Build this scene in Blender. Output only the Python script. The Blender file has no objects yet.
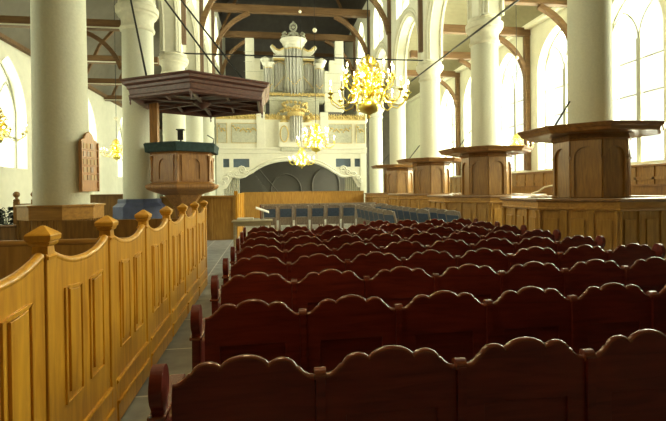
import bpy, math, random
from mathutils import Vector, Matrix
from mathutils.geometry import tessellate_polygon
random.seed(7)
S = bpy.context.scene
COL = S.collection
PI = math.pi
def R(a): return math.radians(a)

# ------------------------------------------------------------------ materials
def nodes(name):
    m = bpy.data.materials.new(name); m.use_nodes = True
    nt = m.node_tree
    return m, nt, nt.nodes['Principled BSDF']
def plain(name, col, rough=.6, metal=0, var=.15, scale=6, bump=0, spec=.5, coat=0):
    m, nt, b = nodes(name)
    tc = nt.nodes.new('ShaderNodeTexCoord'); n = nt.nodes.new('ShaderNodeTexNoise')
    n.inputs['Scale'].default_value = scale; n.inputs['Detail'].default_value = 4
    nt.links.new(tc.outputs['Object'], n.inputs['Vector'])
    r = nt.nodes.new('ShaderNodeValToRGB')
    r.color_ramp.elements[0].position = .3; r.color_ramp.elements[1].position = .7
    r.color_ramp.elements[0].color = [c*(1-var) for c in col]+[1]
    r.color_ramp.elements[1].color = [min(1, c*(1+var)) for c in col]+[1]
    nt.links.new(n.outputs['Fac'], r.inputs[0]); nt.links.new(r.outputs[0], b.inputs['Base Color'])
    b.inputs['Roughness'].default_value = rough; b.inputs['Metallic'].default_value = metal
    b.inputs['Specular IOR Level'].default_value = spec; b.inputs['Coat Weight'].default_value = coat
    if bump:
        bp = nt.nodes.new('ShaderNodeBump'); bp.inputs['Strength'].default_value = bump; bp.inputs['Distance'].default_value = .02
        nt.links.new(n.outputs['Fac'], bp.inputs['Height']); nt.links.new(bp.outputs[0], b.inputs['Normal'])
    return m
def wood(name, c0, c1, rough=.35, axis='Z', scale=3, coat=0, spec=.5):
    m, nt, b = nodes(name)
    tc = nt.nodes.new('ShaderNodeTexCoord'); mp = nt.nodes.new('ShaderNodeMapping')
    s = {'X': (.12, 1, 1), 'Y': (1, .12, 1), 'Z': (1, 1, .12)}[axis]
    mp.inputs['Scale'].default_value = [v*scale for v in s]
    n = nt.nodes.new('ShaderNodeTexNoise'); n.inputs['Scale'].default_value = 6; n.inputs['Detail'].default_value = 6; n.inputs['Distortion'].default_value = .6
    nt.links.new(tc.outputs['Object'], mp.inputs[0]); nt.links.new(mp.outputs[0], n.inputs['Vector'])
    r = nt.nodes.new('ShaderNodeValToRGB')
    r.color_ramp.elements[0].position = .32; r.color_ramp.elements[1].position = .68
    r.color_ramp.elements[0].color = list(c0)+[1]; r.color_ramp.elements[1].color = list(c1)+[1]
    nt.links.new(n.outputs['Fac'], r.inputs[0]); nt.links.new(r.outputs[0], b.inputs['Base Color'])
    b.inputs['Roughness'].default_value = rough; b.inputs['Coat Weight'].default_value = coat; b.inputs['Coat Roughness'].default_value = .25
    b.inputs['Specular IOR Level'].default_value = spec
    return m
M = {}
M['plaster'] = plain('plaster', (.74,.73,.60), .85, var=.05, scale=2.5, bump=.15)
M['stone'] = plain('pier_stone', (.60,.60,.48), .85, var=.05, scale=22, bump=.2)
M['capstone'] = plain('capital_stone', (.66,.64,.50), .8, var=.07, scale=9)
M['framestone'] = plain('window_tracery', (.33,.33,.27), .8, var=.05)
M['midoak'] = wood('honey_oak', (.29,.145,.026), (.45,.24,.048), .36, 'Z', 3, coat=.15)
M['midoakH'] = wood('honey_oak_rail', (.30,.145,.028), (.46,.24,.05), .34, 'X', 3, coat=.2)
M['white'] = plain('white_paint', (.80,.78,.66), .5, var=.04, scale=5)
M['goldoak'] = wood('golden_oak', (.48,.22,.016), (.72,.38,.035), .34, 'Z', 3, coat=.25)
M['oak'] = wood('brown_oak', (.18,.088,.020), (.32,.165,.038), .38, 'Z', 3, coat=.15)
M['oakH'] = wood('brown_oak_rail', (.15,.068,.017), (.27,.13,.032), .34, 'X', 3, coat=.2)
M['pulpit'] = wood('pulpit_oak', (.19,.08,.016), (.34,.155,.033), .45, 'Z', 3, coat=.08)
M['darkred'] = wood('canopy_mahogany', (.055,.018,.012), (.115,.038,.024), .5, 'X', 3, coat=.1)
M['mahog'] = wood('mahogany', (.075,.008,.005), (.15,.020,.011), .38, 'X', 4, coat=.08, spec=.3)
M['mahogrim'] = wood('highlight_mahogany_edge', (.10,.022,.012), (.18,.045,.024), .25, 'X', 4, coat=.6)  # paler mahogany: highlights on crests, caps and ledges put into the colour
M['beam'] = wood('beam_wood', (.12,.060,.022), (.20,.11,.042), .65, 'X', 2)
M['post'] = wood('post_wood', (.14,.085,.055), (.22,.14,.09), .7, 'Z', 2)
M['vault'] = wood('vault_boards', (.06,.045,.035), (.10,.08,.06), .8, 'Y', 2)
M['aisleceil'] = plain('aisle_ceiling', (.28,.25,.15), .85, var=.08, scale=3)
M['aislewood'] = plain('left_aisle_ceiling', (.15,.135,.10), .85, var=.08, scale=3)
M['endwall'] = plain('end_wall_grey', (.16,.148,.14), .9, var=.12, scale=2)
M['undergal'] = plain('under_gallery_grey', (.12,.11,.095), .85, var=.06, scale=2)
M['brass'] = plain('polished_brass', (1,.82,.20), .28, metal=1, var=.06)
M['gold'] = plain('gilding', (.72,.56,.24), .45, metal=.5, var=.25, scale=20)
M['iron'] = plain('black_iron', (.02,.02,.02), .5, metal=.3)
M['pipe'] = plain('tin_pipe', (.44,.43,.38), .35, metal=.7, var=.1)
M['casegrey'] = plain('organ_case_paint', (.52,.52,.42), .5, var=.15, scale=10)
M['bluepaint'] = plain('blue_grey_paint', (.075,.095,.19), .55, var=.2, scale=5)
M['bluepanel'] = plain('slate_blue_panel', (.10,.14,.19), .5, var=.1)
M['leather'] = plain('blue_leather', (.045,.07,.12), .4, var=.25, scale=9)
M['chairwood'] = wood('grey_brown_chair_wood', (.15,.12,.095), (.27,.22,.18), .4, 'Z', 6, coat=.2)
M['cloth'] = plain('dark_green_cloth', (.018,.04,.038), .9, var=.3, scale=12)
M['curtain'] = plain('pale_curtain', (.66,.65,.55), .9, var=.1, scale=9)
M['paper'] = plain('white_paper', (.85,.84,.78), .6, var=.03)
M['candle'] = plain('candle_wax', (.88,.82,.62), .5, var=.03)
M['leaf'] = plain('dark_leaf', (.02,.028,.015), .6, var=.3)
M['palewood'] = wood('pale_table_wood', (.30,.24,.14), (.42,.34,.2), .4, 'X', 3)
M['card'] = plain('number_card', (.50,.34,.16), .6, var=.1)
M['numwood'] = wood('board_wood', (.36,.16,.035), (.52,.25,.06), .4, 'Z', 4)

def emis(name, col, st):
    m, nt, b = nodes(name)
    b.inputs['Base Color'].default_value = (*col, 1)
    b.inputs['Emission Color'].default_value = (*col, 1); b.inputs['Emission Strength'].default_value = st
    return m
M['bulb'] = emis('lit_bulb', (1, .80, .38), 60)
m = bpy.data.materials.new('window_glass'); m.use_nodes = True; nt = m.node_tree
nt.nodes.clear()
o = nt.nodes.new('ShaderNodeOutputMaterial'); mx = nt.nodes.new('ShaderNodeMixShader'); mx.inputs[0].default_value = .06
tr = nt.nodes.new('ShaderNodeBsdfTransparent'); gl = nt.nodes.new('ShaderNodeBsdfGlossy'); gl.inputs['Roughness'].default_value = .1
tr.inputs[0].default_value = (.97,.99,.93,1)
nt.links.new(tr.outputs[0], mx.inputs[1]); nt.links.new(gl.outputs[0], mx.inputs[2]); nt.links.new(mx.outputs[0], o.inputs[0])
M['glass'] = m
# stone floor: big grey slabs with pale joints
m, nt, b = nodes('slab_floor')
tc = nt.nodes.new('ShaderNodeTexCoord'); mp = nt.nodes.new('ShaderNodeMapping'); mp.inputs['Rotation'].default_value = (0,0,R(90))
br = nt.nodes.new('ShaderNodeTexBrick'); br.inputs['Scale'].default_value = 1
br.inputs['Brick Width'].default_value = 1.15; br.inputs['Row Height'].default_value = .62
br.inputs['Mortar Size'].default_value = .012; br.inputs['Color1'].default_value = (.20,.215,.225,1)
br.inputs['Color2'].default_value = (.32,.34,.35,1); br.inputs['Mortar'].default_value = (.62,.62,.58,1)
n = nt.nodes.new('ShaderNodeTexNoise'); n.inputs['Scale'].default_value = 5; n.inputs['Detail'].default_value = 6
mm = nt.nodes.new('ShaderNodeMix'); mm.data_type = 'RGBA'; mm.blend_type = 'OVERLAY'; mm.inputs[0].default_value = .6
nt.links.new(tc.outputs['Object'], mp.inputs[0]); nt.links.new(mp.outputs[0], br.inputs[0]); nt.links.new(tc.outputs['Object'], n.inputs['Vector'])
nt.links.new(br.outputs[0], mm.inputs[6]); nt.links.new(n.outputs['Fac'], mm.inputs[7]); nt.links.new(mm.outputs[2], b.inputs['Base Color'])
b.inputs['Roughness'].default_value = .42
M['floor'] = m

# ------------------------------------------------------------------ mesh builder
class MB:
    def __init__(s): s.v = []; s.f = []; s.s = []
    def add(s, vs, fs, smooth=False, T=None):
        k = len(s.v)
        s.v += [tuple(T @ Vector(p)) if T else tuple(p) for p in vs]
        s.f += [tuple(i+k for i in f) for f in fs]; s.s += [smooth]*len(fs); return s
    def box(s, x0, x1, y0, y1, z0, z1, T=None):
        vs = [(x,y,z) for x in (x0,x1) for y in (y0,y1) for z in (z0,z1)]
        return s.add(vs, [(0,1,3,2),(4,6,7,5),(0,4,5,1),(2,3,7,6),(0,2,6,4),(1,5,7,3)], False, T)
    def lathe(s, prof, c=(0,0,0), n=16, rot=0, smooth=True, T=None, sx=1, sy=1):
        vs = []; fs = []
        for (r, z) in prof:
            for i in range(n):
                a = rot+2*PI*i/n; vs.append((c[0]+sx*r*math.cos(a), c[1]+sy*r*math.sin(a), c[2]+z))
        L = len(prof)
        for j in range(L-1):
            for i in range(n):
                fs.append((j*n+i, j*n+(i+1)%n, (j+1)*n+(i+1)%n, (j+1)*n+i))
        fs.append(tuple(reversed(range(n)))); fs.append(tuple((L-1)*n+i for i in range(n)))
        return s.add(vs, fs, smooth, T)
    def tube(s, pts, r, n=6, closed=False, smooth=True, taper=None, T=None):
        pts = [Vector(p) for p in pts]; N = len(pts); vs = []; fs = []
        up = None
        for i, p in enumerate(pts):
            if closed: t = pts[(i+1)%N]-pts[i-1]
            else: t = pts[min(i+1,N-1)]-pts[max(i-1,0)]
            if t.length < 1e-9: t = Vector((0,0,1))
            t.normalize()
            if up is None:
                up = Vector((0,0,1)) if abs(t.z) < .9 else Vector((1,0,0))
            u = (up - t*up.dot(t))
            if u.length < 1e-6: u = Vector((1,0,0)) - t*t.x
            u.normalize(); w = t.cross(u); up = u
            rr = r if taper is None else r*(1+(taper-1)*i/(N-1))
            for k in range(n):
                a = 2*PI*(k+.5)/n; q = p+u*rr*math.cos(a)+w*rr*math.sin(a); vs.append(tuple(q))
        for i in range(N if closed else N-1):
            j = (i+1)%N
            for k in range(n): fs.append((i*n+k, i*n+(k+1)%n, j*n+(k+1)%n, j*n+k))
        if not closed: fs.append(tuple(reversed(range(n)))); fs.append(tuple((N-1)*n+k for k in range(n)))
        return s.add(vs, fs, smooth and n > 4, T)
    def plate(s, outer, holes, t0, t1, fn):
        """2D polygon with holes extruded from t0 to t1; fn(u,v,t)->xyz"""
        loops = [outer]+list(holes); flat = [p for l in loops for p in l]; n = len(flat)
        tris = tessellate_polygon([[Vector((p[0],p[1],0)) for p in l] for l in loops])
        vs = [fn(u,v,t0) for u,v in flat]+[fn(u,v,t1) for u,v in flat]; fs = []
        for t in tris: fs.append(tuple(t)); fs.append(tuple(i+n for i in reversed(t)))
        k = 0
        for l in loops:
            m_ = len(l)
            for i in range(m_):
                a, b_ = k+i, k+(i+1)%m_; fs.append((a, b_, b_+n, a+n))
            k += m_
        return s.add(vs, fs)
    def ball(s, c, r, n=10, m_=6, sz=1, T=None):
        return s.lathe([(max(r*math.sin(PI*j/m_), 1e-4), -r*sz*math.cos(PI*j/m_)) for j in range(m_+1)], c, n, 0, True, T)
    def build(s, name, mat, parent=None, label=None, bevel=0, world=True):
        me = bpy.data.meshes.new(name)
        off = Vector((0,0,0))
        if parent is not None and world:
            off = parent.location.copy()
            if parent.parent is not None: off = off+parent.parent.location
        me.from_pydata([tuple(Vector(p)-off) for p in s.v], [], s.f)
        me.polygons.foreach_set('use_smooth', s.s); me.materials.append(M[mat]); me.update()
        import bmesh
        bm = bmesh.new(); bm.from_mesh(me); bmesh.ops.recalc_face_normals(bm, faces=bm.faces); bm.to_mesh(me); bm.free()
        if any(s.s):
            try: me.set_sharp_from_angle(angle=R(50))
            except Exception: pass
        ob = bpy.data.objects.new(name, me); COL.objects.link(ob)
        if parent is not None: ob.parent = parent
        if label: ob['label'] = label
        if bevel:
            b_ = ob.modifiers.new('bevel', 'BEVEL'); b_.width = bevel; b_.segments = 2; b_.limit_method = 'ANGLE'; b_.angle_limit = R(40)
        return ob
def tag(o, label=None, cat=None, group=None, kind=None):
    if label: o['label'] = label
    if cat: o['category'] = cat
    if group: o['group'] = group
    if kind: o['kind'] = kind
    return o
def thing(name, label, cat, loc=(0,0,0), group=None):
    o = bpy.data.objects.new(name, None); COL.objects.link(o); o.location = loc; o.empty_display_size = .1
    return tag(o, label, cat, group)
def copy_tree(o, parent=None):
    c = o.copy(); COL.objects.link(c); c.parent = parent
    for ch in [x for x in bpy.data.objects if x.parent == o]: copy_tree(ch, c)
    return c
def copy_thing(o, loc, label, rz=None):
    kids = {}
    for x in bpy.data.objects:
        if x.parent: kids.setdefault(x.parent.name, []).append(x)
    def rec(a, par):
        c = a.copy(); COL.objects.link(c); c.parent = par
        for ch in kids.get(a.name, []): rec(ch, c)
        return c
    c = rec(o, None); c.location = loc; c['label'] = label
    if rz is not None: c.rotation_euler = (0,0,rz)
    return c
def struct(mb, name, mat, parent=None, bevel=0):
    o = mb.build(name, mat, parent, bevel=bevel)
    if parent is None: o['kind'] = 'structure'
    return o

def pointed(c, half, z0, zs, za, n=10):
    """outline of pointed opening: starts bottom-left (c-half,z0) counter-clockwise: BL, BR, right arc up to apex, left arc down"""
    h = za-zs; Rr = (half*half+h*h)/(2*half)
    pts = [(c-half, z0), (c+half, z0)]
    cx = c+half-Rr; a1 = math.atan2(h, c-cx)
    for i in range(n+1): a = a1*i/n; pts.append((cx+Rr*math.cos(a), zs+Rr*math.sin(a)))
    cx = c-half+Rr
    for i in range(n-1, -1, -1): a = a1*i/n; pts.append((cx-Rr*math.cos(a), zs+Rr*math.sin(a)))
    return pts

XL, XR = -4.3, 8.2
YC = [10.2+5.83*k for k in range(-2, 6)]     # column lines; the picture shows index 2..7
YEND = 44.5; YB = -4.5
XWL, XWR = -9.6, 13.5
def YR(k): return 10.5 if k == 0 else YC[k+2]+.1

# ------------------------------------------------------------------ shell
struct(MB().box(-12, 16, YB-1, YEND+1, -.3, 0), 'floor', 'floor')
def xplane(x0):      # (u,v,t) -> Y,Z in a plane X=x0, thickness along X
    return lambda u, v, t: (x0+t, u, v)

# aisle walls with window openings
def aisle_wall(name, x0, sgn, wins, ztop):
    mb = MB()
    holes = [pointed(c, hw, z0, zs, za) for (c, hw, z0, zs, za) in wins]
    mb.plate([(YB, 0), (YEND, 0), (YEND, ztop), (YB, ztop)], holes, 0, .9*sgn, xplane(x0))
    struct(mb, name, 'plaster')
RW = [(10.87, 1.5, 2.6, 7.3, 9.3)]+[(15.2+4.3*k, 1.5, 2.6, 7.3, 9.3) for k in range(6)]
LW = [(11.0, 1.25, 2.7, 4.7, 6.9), (18.5, 1.25, 2.7, 4.7, 6.9), (26.0, 1.25, 2.7, 4.7, 6.9), (32, 1.25, 2.7, 4.7, 6.9)]
aisle_wall('wall_right', XWR, 1, RW, 12.6)
aisle_wall('wall_left', XWL, -1, LW, 10.3)

wn = [0]
def window(x, sgn, c, hw, z0, zs, za, power, mull=True, bars=(1,)):
    """frame set back in the wall; glass; daylight outside"""
    wn[0] += 1
    w = bpy.data.objects.new('window_%d' % wn[0], None); COL.objects.link(w); w['kind'] = 'structure'; w.location = (x, c, z0)
    xf = x+sgn*.45
    fr = MB()
    o = pointed(c, hw-.02, z0+.02, zs, za-.04)
    fr.tube([(xf, u, v) for u, v in o], .06, 4, closed=True)
    if mull:
        fr.box(xf-.05, xf+.05, c-.10, c+.10, z0, zs+.02)
        q = hw/2
        for cc in (c-q, c+q):
            a = pointed(cc, q-.02, zs-.05, zs, zs+(za-zs)*.62, 8)[2:]
            fr.tube([(xf, u, v) for u, v in a], .045, 4)
    for i in range(1, int((zs-z0)/1.3)+1):
        z = z0+i*(zs-z0)/(int((zs-z0)/1.3)+.6)
        fr.box(xf-.015, xf+.015, c-hw, c+hw, z-.03, z+.03)
    f = fr.build('window_frame', 'framestone', w)
    MB().plate(pointed(c, hw, z0, zs, za), [], 0, .012, xplane(xf+sgn*.06)).build('pane', 'glass', w)
    # sloped sill
    s = MB(); s.add([(x, c-hw, z0-.25), (x, c+hw, z0-.25), (x+sgn*.44, c-hw, z0+.02), (x+sgn*.44, c+hw, z0+.02), (x+sgn*.44, c-hw, z0-.25), (x+sgn*.44, c+hw, z0-.25)],
          [(0,1,3,2), (0,2,4), (1,5,3), (2,3,5,4), (0,4,5,1)])
    L = bpy.data.lights.new('daylight', 'AREA'); L.shape = 'RECTANGLE'; L.size = 2*hw+.4; L.size_y = za-z0+.3
    L.energy = power; L.color = (1, .98, .80)
    lo = bpy.data.objects.new('daylight', L); COL.objects.link(lo)
    lo.location = (x+sgn*1.0, c, (z0+za)/2)
    lo.rotation_euler = (R(90), 0, R(90) if sgn > 0 else R(-90))
    return w
for (c, hw, z0, zs, za) in RW: window(XWR, 1, c, hw, z0, zs, za, 1700)
for (c, hw, z0, zs, za) in LW: window(XWL, -1, c, hw, z0, zs, za, 300)

# nave arcade walls with arches and clerestory openings
def arcade(name, xc, th):
    ztop = 16.4
    outer = [(YC[0], ztop)]
    # bottom edge: arch by arch
    pts = []
    ys = [YB]+[y for y in YC if y > YB]
    sp = 8.05
    bottom = [(YB, ztop), (YB, 11.2)]
    cl = []
    for i in range(len(YC)-1):
        a, b = YC[i], YC[i+1]
        if a < YB+.5: continue
        c = (a+b)/2
        arc = pointed(c, (b-a)/2-.68, sp, 9.1, 11.45, 12)[2:]     # right..apex..left
        arc = arc[::-1]
        bottom += [(a-.0, sp)] if not pts else []
        bottom += [(c-((b-a)/2-.68), sp)]+arc+[(c+((b-a)/2-.68), sp)]
        pts.append(c)
        cl.append(pointed(c+.3, 1.35, 11.9, 13.6, 15.6, 8))
    bottom += [(YC[-1]+.6, sp), (YC[-1]+.6, 0), (YEND, 0), (YEND, ztop)]
    # clean duplicate points
    out = []
    for p in bottom:
        if not out or (abs(p[0]-out[-1][0])+abs(p[1]-out[-1][1])) > 1e-4: out.append(p)
    mb = MB().plate(out, cl, -th/2, th/2, xplane(xc))
    w = struct(mb, name, 'plaster')
    # roll mouldings around each arch, on both faces
    md = MB()
    for c in pts:
        arc = pointed(c, 5.83/2-.68, sp, 9.1, 11.45, 12)[2:]; arc = [(arc[0][0], sp)]+arc+[(arc[-1][0], sp)]
        for sx in (-1, 1):
            for (dr, rr) in ((.0, .07), (.17, .09), (.36, .06)):
                md.tube([(xc+sx*(th/2-.02 if dr else th/2-.12), c+(u-c)*(1+dr/2.4), sp+(v-sp)*(1+dr/3.3)) for u, v in arc], rr, 6)
    md.build('arch_moulding', 'capstone', w)
    return pts
cls = arcade('wall_nave_left', XL, .8)
arcade('wall_nave_right', XR, .8)
for c in cls:
    if c < 6: continue
    window(XR-.4, 1, c+.3, 1.35, 11.9, 13.6, 15.6, 420)
    window(XL+.4, -1, c+.3, 1.35, 11.9, 13.6, 15.6, 300)

# end wall with rooms under the gallery, and closing wall behind
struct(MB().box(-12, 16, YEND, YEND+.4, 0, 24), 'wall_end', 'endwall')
struct(MB().box(-12, 16, YB-.4, YB, 0, 24), 'wall_back', 'oak')
# ceilings
def barrel(mb, xc, r, z, y0, y1, h=None, n=20):
    h = h or r; vs = []; fs = []
    for i in range(n+1):
        a = PI*i/n
        for (k, y) in ((1, y0), (1, y1)): vs.append((xc+r*math.cos(a), y, z+h*math.sin(a)))
    for i in range(n): fs.append((2*i, 2*i+1, 2*i+3, 2*i+2))
    mb.add(vs, fs, True)
NC = (XL+XR)/2
mb = MB(); barrel(mb, NC, (XR-XL)/2+.4, 16.3, YB, YEND); struct(mb, 'ceiling', 'vault')
def quarter(mb, xw, xn, z0, h, n=14):
    vs = []; fs = []
    for i in range(n+1):
        a = PI/2*i/n
        for y in (YB, YEND): vs.append((xw+(xn-xw)*(1-math.cos(a)), y, z0+h*math.sin(a)))
    for i in range(n): fs.append((2*i, 2*i+1, 2*i+3, 2*i+2))
    mb.add(vs, fs, True)
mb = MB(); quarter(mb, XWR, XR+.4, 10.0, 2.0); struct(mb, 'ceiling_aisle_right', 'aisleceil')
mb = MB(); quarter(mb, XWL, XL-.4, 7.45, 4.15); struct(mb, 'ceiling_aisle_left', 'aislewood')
# wall plates (cornices)
struct(MB().box(XWR-.35, XWR, YB, YEND, 9.85, 10.05), 'trim_1', 'white')
struct(MB().box(XWL, XWL+.2, YB, YEND, 7.35, 7.5), 'trim_2', 'beam')

# ------------------------------------------------------------------ columns
def column(x, y, label, blue=False, cut=0):
    t = thing('stone_column', label, 'column', (x, y, 0), 'round stone columns of the nave')
    MB().lathe([(.53,.42),(.52,2),(.51,4),(.50,6),(.495,7.12)], (x,y,0), 40).build('shaft', 'stone', t)
    MB().lathe([(.495,7.10),(.55,7.14),(.565,7.2),(.53,7.26),(.51,7.32),(.51,7.46),(.54,7.56),(.62,7.63),(.63,7.70),(.68,7.72),(.69,7.90),(.64,7.94),(.60,7.97),(.60,8.10)], (x,y,0), 32).build('capital', 'capstone', t, bevel=.02)
    h = 1.5 if blue else .42
    if blue:
        MB().lathe([(.86,0),(.84,1.25),(.70,1.36),(.69,1.5)], (x,y,0), 8, PI/8, smooth=False).build('base', 'bluepaint', t, 'blue-grey painted plinth', bevel=.01)
    else:
        MB().lathe([(.82,0),(.82,.2),(.74,.3),(.62,.42)], (x,y,0), 8, PI/8, smooth=False).build('base', 'capstone', t, bevel=.01)
    return t
ordn = ['nearest', 'second', 'third', 'fourth', 'fifth', 'sixth']
for k in range(6):
    y = YC[k+2]
    if k == 0: l = 'thick pale stone column at left carrying the wooden hymn board'
    elif k == 1: l = 'pale stone column on a blue-grey plinth behind the pulpit'
    else: l = 'pale stone column of the left arcade, %s from the front, beyond the pulpit' % ordn[k]
    column(XL, y, l, k == 1)
    column(XR, YR(k), 'pale stone column of the right arcade, %s from the front%s' % (ordn[k], ', rising through a stall canopy' if k < 4 else ', by the organ gallery'))

# ------------------------------------------------------------------ roof timbers
def brace(mb, p0, p1, bow, r, ax):
    pts = []
    p0 = Vector(p0); p1 = Vector(p1); d = p1-p0
    nrm = Vector((-d.z if ax == 'X' else 0, 0, d.x)).normalized()
    for i in range(9):
        t = i/8; pts.append(p0+d*t+nrm*bow*4*t*(1-t))
    mb.tube(pts, r, 4)
def nave_frame(y, label, beam=True):
    t = thing('tie_beam', label, 'roof beam', (NC, y, 15.5), 'roof timbers across the nave')
    x0, x1 = XL+.4, XR-.4
    if beam: MB().box(x0, x1, y-.2, y+.2, 14.75, 15.25).build('beam', 'beam', t, bevel=.02)
    for s, x in ((1, x0), (-1, x1)):
        MB().box(min(x, x+s*.2), max(x, x+s*.2), y-.09, y+.09, 8.6, 14.8).build('wall_post', 'post', t)
        b = MB(); brace(b, (x+s*.12, y, 11.5), (x+s*2.7, y, 14.7), s*.55 if s > 0 else .55*s, .19, 'X'); b.build('brace', 'beam', t)
        c = MB().tube([(x+s*.1, y, 15.2), (x+s*1.6, y, 18.4), (NC, y, 22)], .14, 4); c.build('rafter', 'beam', t)
nave_frame(YC[7]-.2, 'broad brown tie beam with curved braces, nearest across the nave in front of the organ top')
nave_frame(YC[7]+5.3, 'lower brown tie beam behind the organ crown')
def posts_only(y, label):
    t = thing('roof_brace', label, 'roof brace', (NC, y, 8.6), 'wall posts and braces of the nave roof')
    for s, x in ((1, XL+.4), (-1, XR-.4)):
        MB().box(min(x, x+s*.2), max(x, x+s*.2), y-.09, y+.09, 8.6, 14.8).build('wall_post', 'post', t)
        b = MB(); brace(b, (x+s*.12, y, 11.5), (x+s*2.7, y, 14.7), s*.55, .19, 'X'); b.build('brace', 'beam', t)
    MB().box(XL+.4, XR-.4, y-.2, y+.2, 14.75, 15.25).build('beam', 'beam', t)
posts_only(YC[6], 'dark wall posts and curved braces at the fifth pair of columns')
posts_only(YC[5], 'dark wall posts and curved braces at the fourth pair of columns')
posts_only(YC[4], 'dark wall posts and curved braces at the third pair of columns')
# aisle beams
for k, y in enumerate((12.9, 17.9, 21.7, 26.0, 30.3)):
    t = thing('aisle_beam', 'brown aisle beam with curved bracket, %s one in view over the right aisle' % ordn[k], 'roof beam', (XWR-.1, y, 9.8), 'timber beams over the right aisle')
    MB().box(XR+.3, XWR, y-.15, y+.15, 9.55, 9.95).build('beam', 'beam', t, bevel=.015)
    b = MB(); brace(b, (XWR-.16, y, 7.3), (XWR-1.9, y, 9.5), -.4, .15, 'X'); b.build('brace', 'beam', t)
    MB().box(XWR-.28, XWR-.02, y-.12, y+.12, 2.6, 9.6).build('wall_post', 'beam', t)
for k, y in enumerate((12.0, 16.1, 20.3, 24.4, 28.6)):
    t = thing('aisle_beam', 'dark red-brown aisle beam with bracket, %s one over the left aisle' % ordn[k], 'roof beam', (XWL+.1, y, 7.5), 'timber beams over the left aisle')
    MB().box(XWL, XL-.3, y-.15, y+.15, 7.2, 7.5).build('beam', 'beam', t, bevel=.015)
    b = MB(); brace(b, (XL-.55, y, 5.9), (XL-1.9, y, 7.15), -.25, .10, 'X'); b.build('brace', 'beam', t)
    c = MB().tube([(XWL+.4, y, 7.4), (XWL+1.2, y, 9.2), ((XWL+XL)/2, y, 10.9)], .09, 4); c.build('rafter', 'beam', t)
    MB().box(XWL, XL-.3, y-.165, y-.15, 7.2, 7.245).build('moulding', 'white', t, 'pale lower edge')

# iron tie rods
def rod(name, pts, r, label, cat='tie rod', group=None, mat='iron'):
    return tag(MB().tube(pts, r, 6).build(name, mat), label, cat, group)
rod('tie_rod', [(XL+.4, YC[4]-.1, 8.15), (XR-.4, YC[4]-.1, 8.15)], .035, 'thin horizontal iron tie rod spanning the nave in front of the organ', group='iron tie rods')
for (a, b, w) in ((2, 3, 'between the first and second'), (3, 4, 'between the second and third')):
    if a == 3: rod('tie_rod', [(7.44, 11, 7.31), (7.44, 22.6, 7.31)], .035, 'thin slanting-looking iron rod running lengthwise past the right column capitals', group='iron tie rods')

# ------------------------------------------------------------------ pulpit and its sounding board
def hexv(c, r, k, rot=-PI/2): a = rot+k*PI/3; return (c[0]+r*math.cos(a), c[1]+r*math.sin(a))
PC = (-2.70, 15.1)
t = thing('pulpit', 'carved brown oak hexagonal pulpit with dark green cloth on its rim', 'pulpit', (PC[0], PC[1], 0))
HX = -PI/2
MB().lathe([(.98,1.98),(1.00,2.0),(.98,2.90),(1.04,2.94),(1.10,3.0),(1.10,3.06),(.9,3.08)], (*PC,0), 6, HX, smooth=False).build('body', 'pulpit', t, bevel=.01)
MB().lathe([(.25,1.2),(.42,1.36),(.62,1.62),(.95,1.72),(1.14,1.80),(1.20,1.86),(1.20,1.94),(1.08,1.97),(1.0,2.02)], (*PC,0), 6, HX, smooth=False).build('lower_moulding', 'pulpit', t, bevel=.01)
MB().lathe([(.42,0),(.42,.12),(.30,.2),(.24,.8),(.28,1.15),(.34,1.25)], (*PC,0), 12).build('stem', 'pulpit', t)
MB().lathe([(1.17,2.95),(1.20,2.95),(1.21,3.07),(1.24,3.20),(1.18,3.24),(.85,3.25)], (*PC,0), 6, HX, smooth=False).build('cloth', 'cloth', t, 'dark green cloth draped over rim', bevel=.02)
for k in range(6):
    a = HX+PI/6+k*PI/3; ap = .985*math.cos(PI/6)
    fc = Vector((PC[0]+ap*math.cos(a), PC[1]+ap*math.sin(a), 0)); tg = Vector((-math.sin(a), math.cos(a), 0)); nm = Vector((math.cos(a), math.sin(a), 0))
    fn = lambda u, v, w: tuple(fc+tg*u+nm*w+Vector((0,0,v)))
    mb = MB()
    mb.plate([(-.37,2.05),(.37,2.05),(.37,2.85),(-.37,2.85)], [[(p[0],p[1]) for p in pointed(0, .19, 2.12, 2.55, 2.74, 6)]], 0, .035, fn)
    mb.build('arched_panel', 'pulpit', t, bevel=.006)
    MB().lathe([(.03,2.04),(.045,2.08),(.028,2.12),(.028,2.7),(.05,2.76),(.05,2.84)], (PC[0]+1.0*math.cos(a-PI/6), PC[1]+1.0*math.sin(a-PI/6), 0), 10).build('pilaster', 'pulpit', t)
# back post to the canopy
MB().box(PC[0]-1.02, PC[0]-.78, PC[1]-.05, PC[1]+.25, 2.9, 4.6).build('back_board', 'pulpit', t, bevel=.01)

CC = (-2.08, 15.1); CR = 2.46
t = thing('sounding_board', 'wide hexagonal dark red-brown sounding board hanging over the pulpit', 'canopy', (CC[0], CC[1], 4.4))
def ringwall(mb, c, prof, n, rot):
    L = len(prof); vs = []; fs = []
    for (r, z) in prof:
        for i in range(n):
            a = rot+2*PI*i/n; vs.append((c[0]+r*math.cos(a), c[1]+r*math.sin(a), z))
    for j in range(L):
        j2 = (j+1)%L
        for i in range(n): fs.append((j*n+i, j*n+(i+1)%n, j2*n+(i+1)%n, j2*n+i))
    mb.add(vs, fs, False)
mb = MB()
ringwall(mb, CC, [(CR+.02,5.03),(CR+.04,4.99),(CR-.02,4.95),(CR-.04,4.88),(CR-.14,4.84),(CR-.16,4.76),(CR-.20,4.74),(CR-.24,4.60),(CR-.20,4.57),(CR-.22,4.50),(CR-.34,4.46),(CR-.42,4.52),(CR-.42,4.80),(CR-.3,5.03)], 6, HX)
mb.build('cornice', 'darkred', t, bevel=.008)
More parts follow.
